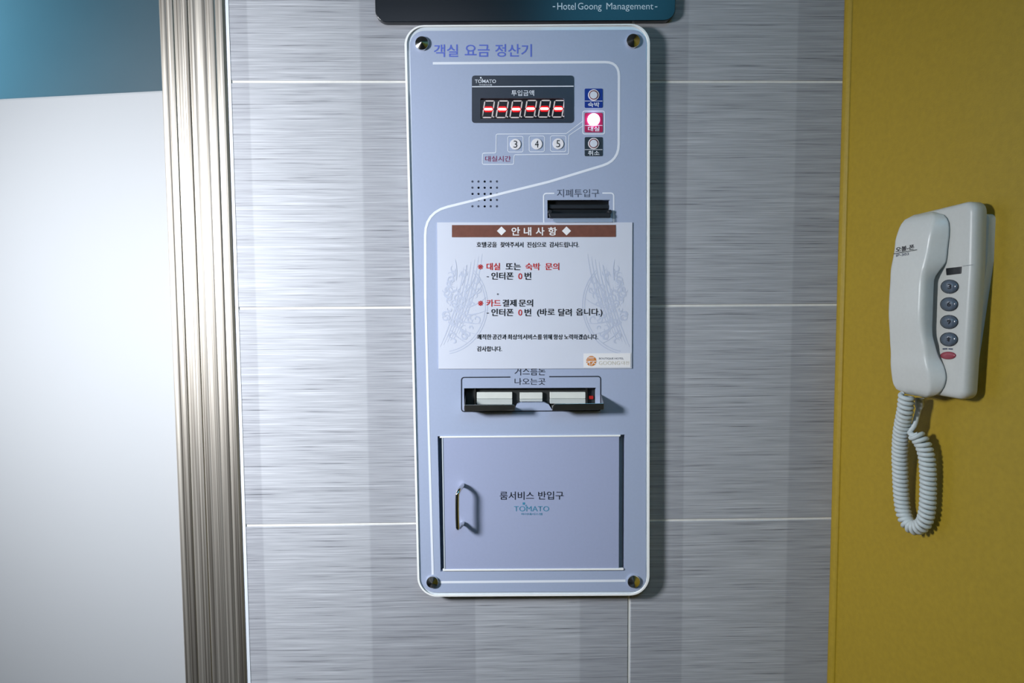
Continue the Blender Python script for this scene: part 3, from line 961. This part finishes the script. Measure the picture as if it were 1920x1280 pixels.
lv = [(0.011, 0.0015), (0.0125, 0.0), (0.0225, 0.0), (0.0250, 0.0009), (0.0268, 0.0026), (0.0278, 0.005), (0.028, 0.008)]
base = link('base', loft_mesh('base', [ring(inset(bo, d), n_) for n_, d in lv]), M['phone2'], ph, smooth=True)
PN = 0.028
# handset: sections stacked from mouth to ear
E_ = {}
def hs_section(z, s0, s1, nb_, nf_, flare):
    """rounded section; the right side flares out towards the base"""
    c = 0.0065
    nf2 = max(nf_, nb_+0.004)
    c = min(c, (nf2-nb_)*0.42)
    pts = [(s0-flare*0.4, nb_), (s1+flare, nb_), (s1, nf2), (s0, nf2)]
    o = rr_m(pts, [0.002, 0.002, c, c], 5)
    return [L(s, n_, z) for s, n_ in o]
def ip(z, table):
    table = sorted(table)
    if z <= table[0][0]: return table[0][1]
    for (a, va), (b, vb) in zip(table, table[1:]):
        if z <= b:
            t = (z-a)/(b-a)
            t = t*t*(3-2*t)
            return va+(vb-va)*t
    return table[-1][1]
HZ0, HZ1 = 1.2495, 1.4510
def front_n(z):
    return ip(z, [(1.2495, 0.0385), (1.29, 0.0445), (1.345, 0.0500), (1.385, 0.0495), (1.42, 0.0455), (1.451, 0.0395)])
def back_n(z):
    return ip(z, [(1.285, 0.0285), (1.312, 0.0335), (1.380, 0.0335), (1.400, 0.0285)])
def s_right(z):
    return ip(z, [(1.2495, 0.196), (1.27, 0.1985), (1.30, 0.1945), (1.33, 0.1925), (1.375, 0.1925), (1.41, 0.1945), (1.435, 0.1965), (1.451, 0.1955)])
def s_left(z):
    return ip(z, [(1.2495, 0.1445), (1.30, 0.1445), (1.36, 0.1445), (1.42, 0.1470), (1.451, 0.150)])
def flare(z):
    return ip(z, [(1.2495, 0.007), (1.275, 0.0115), (1.305, 0.004), (1.32, 0.0005), (1.375, 0.0005), (1.398, 0.010), (1.42, 0.011), (1.451, 0.008)])
rings = []
NZ = 44
for i in range(NZ+1):
    z = HZ0+(HZ1-HZ0)*i/NZ
    e = min(z-HZ0, HZ1-z)
    k = 1.0
    R_ = 0.014
    if e < R_:
        k = math.sqrt(max(0.0, 1-(1-e/R_)**2))
    ins = (1-k)*0.010
    nb_ = back_n(z); nf_ = front_n(z)
    nf2 = nb_+(nf_-nb_)*(0.35+0.65*k)
    rings.append(hs_section(z, s_left(z)+ins, s_right(z)-ins, nb_, nf2, flare(z)*k))
hs = link('handset', loft_mesh('handset', rings), M['phone'], ph, smooth=True)

def on_handset(px, py):
    n_ = 0.046
    for _ in range(5):
        s, z = Wsz(px, py, n_)
        n_ = front_n(z)
    return L(s, n_+0.0004, z)
zz = lambda x, y: (1650+x/4.74, 430+y/4.74)
a = zz(142, 205); b = zz(306, 150)
text('오볼-폰', (a[0], a[1]-9.5, b[0], a[1]), on_handset, M['black_ink'], hs, bold=0.02, skew=6.0)
flat('lettering_rule', ribbon([zz(122, 217), zz(332, 180)], 1.1), on_handset, M['black_ink'], hs)
a = zz(145, 244); b = zz(258, 224)
text('IP-303', (a[0], a[1]-5, b[0], a[1]), on_handset, M['grey_ink'], hs, bold=0.008, skew=3.5)

def on_panel(px, py, h=0.0):
    s, z = Wsz(px, py, PN+h)
    return L(s, PN+h, z)
def panel_plate(name, poly, h0, h1, material, parent, bevel=0.0, dome=None):
    q = [Wsz(x, y, PN+h1) for x, y in poly]
    rings_ = [[L(s, PN+h0, z) for s, z in q], [L(s, PN+h1, z) for s, z in q]]
    if dome:
        cs = sum(s for s, z in q)/len(q); cz_ = sum(z for s, z in q)/len(q)
        for kk, hh in ((0.93, 0.35), (0.78, 0.7), (0.5, 0.92), (0.2, 1.0)):
            rings_.append([L(cs+(s-cs)*kk, PN+h1+dome*hh, cz_+(z-cz_)*kk) for s, z in q])
    return link(name, loft_mesh(name, rings_), material, parent, smooth=bool(dome), bevel=bevel)
panel_plate('indicator_window', [zz(583, 345), zz(722, 330), zz(718, 392), zz(588, 408)], -0.001, 0.0008, M['black'], ph, bevel=0.0005)
for (cx, cy), ch in (((613, 508), '3'), ((608, 665), '6'), ((608, 822), '9'), ((606, 977), '*')):
    c0, c1 = zz(cx, cy)
    rim_ = panel_plate('key', disc(c0+0.8, c1, 16.6, 28, 13.3), -0.001, 0.0010, M['key_ring'], ph)
    panel_plate('key_cap', disc(c0+0.8, c1, 15.0, 28, 12.0), 0.0010, 0.0018, M['key'], rim_, dome=0.0022)
    text(ch, (c0-2.6, c1-4.6, c0+3.6, c1+4.4), lambda x, y: on_panel(x, y, 0.0044), M['black_ink'], rim_, bold=0.02)
cr = zz(600, 1120)
panel_plate('call_key', disc(cr[0]+0.4, cr[1], 14.2, 26, 7.2), -0.001, 0.0012, M['key_red'], ph, dome=0.0012)
flat('print_mark', ribbon([zz(556, 1062), zz(598, 1060)], 2.6)+ribbon([zz(608, 1060), zz(646, 1063)], 2.6), lambda x, y: on_panel(x, y, 0.0004), M['grey_ink'], base)
stroke('seam_line', [zz(735, 327), zz(822, 312)], 0.5, 0, M['grey_ink'], base, mapper=lambda x, y: on_panel(x, y, 0.0003))

# coiled cord: stub from the base, coil round to the handset
path_px = [(1700, 741, 0.036), (1697, 770, 0.034), (1693, 790, 0.031), (1689, 815, 0.027), (1687, 850, 0.022), (1688, 890, 0.018), (1690, 930, 0.015), (1694, 960, 0.014), (1703, 981, 0.014), (1717, 989, 0.014), (1731, 981, 0.014), (1738, 958, 0.014), (1740, 925, 0.014), (1740, 890, 0.015), (1737, 855, 0.017), (1729, 830, 0.020), (1717, 815, 0.024)]
cp = []
for x, y, n_ in path_px:
    s, z = Wsz(x, y, n_)
    cp.append(L(s, n_, z))
def catmull(pts, k):
    out = []
    for i in range(len(pts)-1):
        p0 = pts[max(0, i-1)]; p1 = pts[i]; p2 = pts[i+1]; p3 = pts[min(len(pts)-1, i+2)]
        for j in range(k):
            t = j/k
            out.append(0.5*((2*p1)+(p2-p0)*t+(2*p0-5*p1+4*p2-p3)*t*t+(-p0+3*p1-3*p2+p3)*t**3))
    out.append(pts[-1])
    return out
cl_ = catmull(cp, 30)
ln = [0.0]
for i in range(1, len(cl_)):
    ln.append(ln[-1]+(cl_[i]-cl_[i-1]).length)
total = ln[-1]
PITCH_C = 0.0054
turns = total/PITCH_C
STEPS = int(turns*16)
def at_len(d):
    lo, hi = 0, len(ln)-1
    while hi-lo > 1:
        mid = (lo+hi)//2
        if ln[mid] <= d: lo = mid
        else: hi = mid
    t = (d-ln[lo])/max(1e-9, ln[hi]-ln[lo])
    return cl_[lo].lerp(cl_[hi], t), (cl_[hi]-cl_[lo]).normalized()
hel = []
for i in range(STEPS+1):
    d = total*i/STEPS
    c, t = at_len(min(d, total-1e-6))
    b_ = WN - t*WN.dot(t)
    b_.normalize()
    a_ = t.cross(b_)
    th = 2*math.pi*turns*i/STEPS
    R_ = 0.0062
    hel.append(c+(a_*math.cos(th)+b_*math.sin(th))*R_)
link('coiled_cord', tube_mesh('coiled_cord', hel, 0.0026, 8), M['cord'], ph, smooth=True)
st = []
for x, y, n_ in [(1724, 752, 0.018), (1723, 764, 0.018), (1719, 780, 0.020), (1714, 797, 0.023), (1706, 810, 0.026), (1714, 816, 0.026), (1722, 814, 0.024)]:
    s, z = Wsz(x, y, n_)
    st.append(L(s, n_, z))
link('cord_tail', tube_mesh('cord_tail', catmull(st, 8), 0.0030, 10), M['cord'], ph, smooth=True)
for (x, y, n_), r in (((1724, 756, 0.018), 0.0046),):
    s, z = Wsz(x, y, n_)
    link('cord_plug', tube_mesh('cord_plug', [L(s, n_, z+0.006), L(s, n_, z-0.003), L(s-0.0006, n_, z-0.006)], [0.0046, 0.0044, 0.0034], 12), M['cord'], ph, smooth=True)
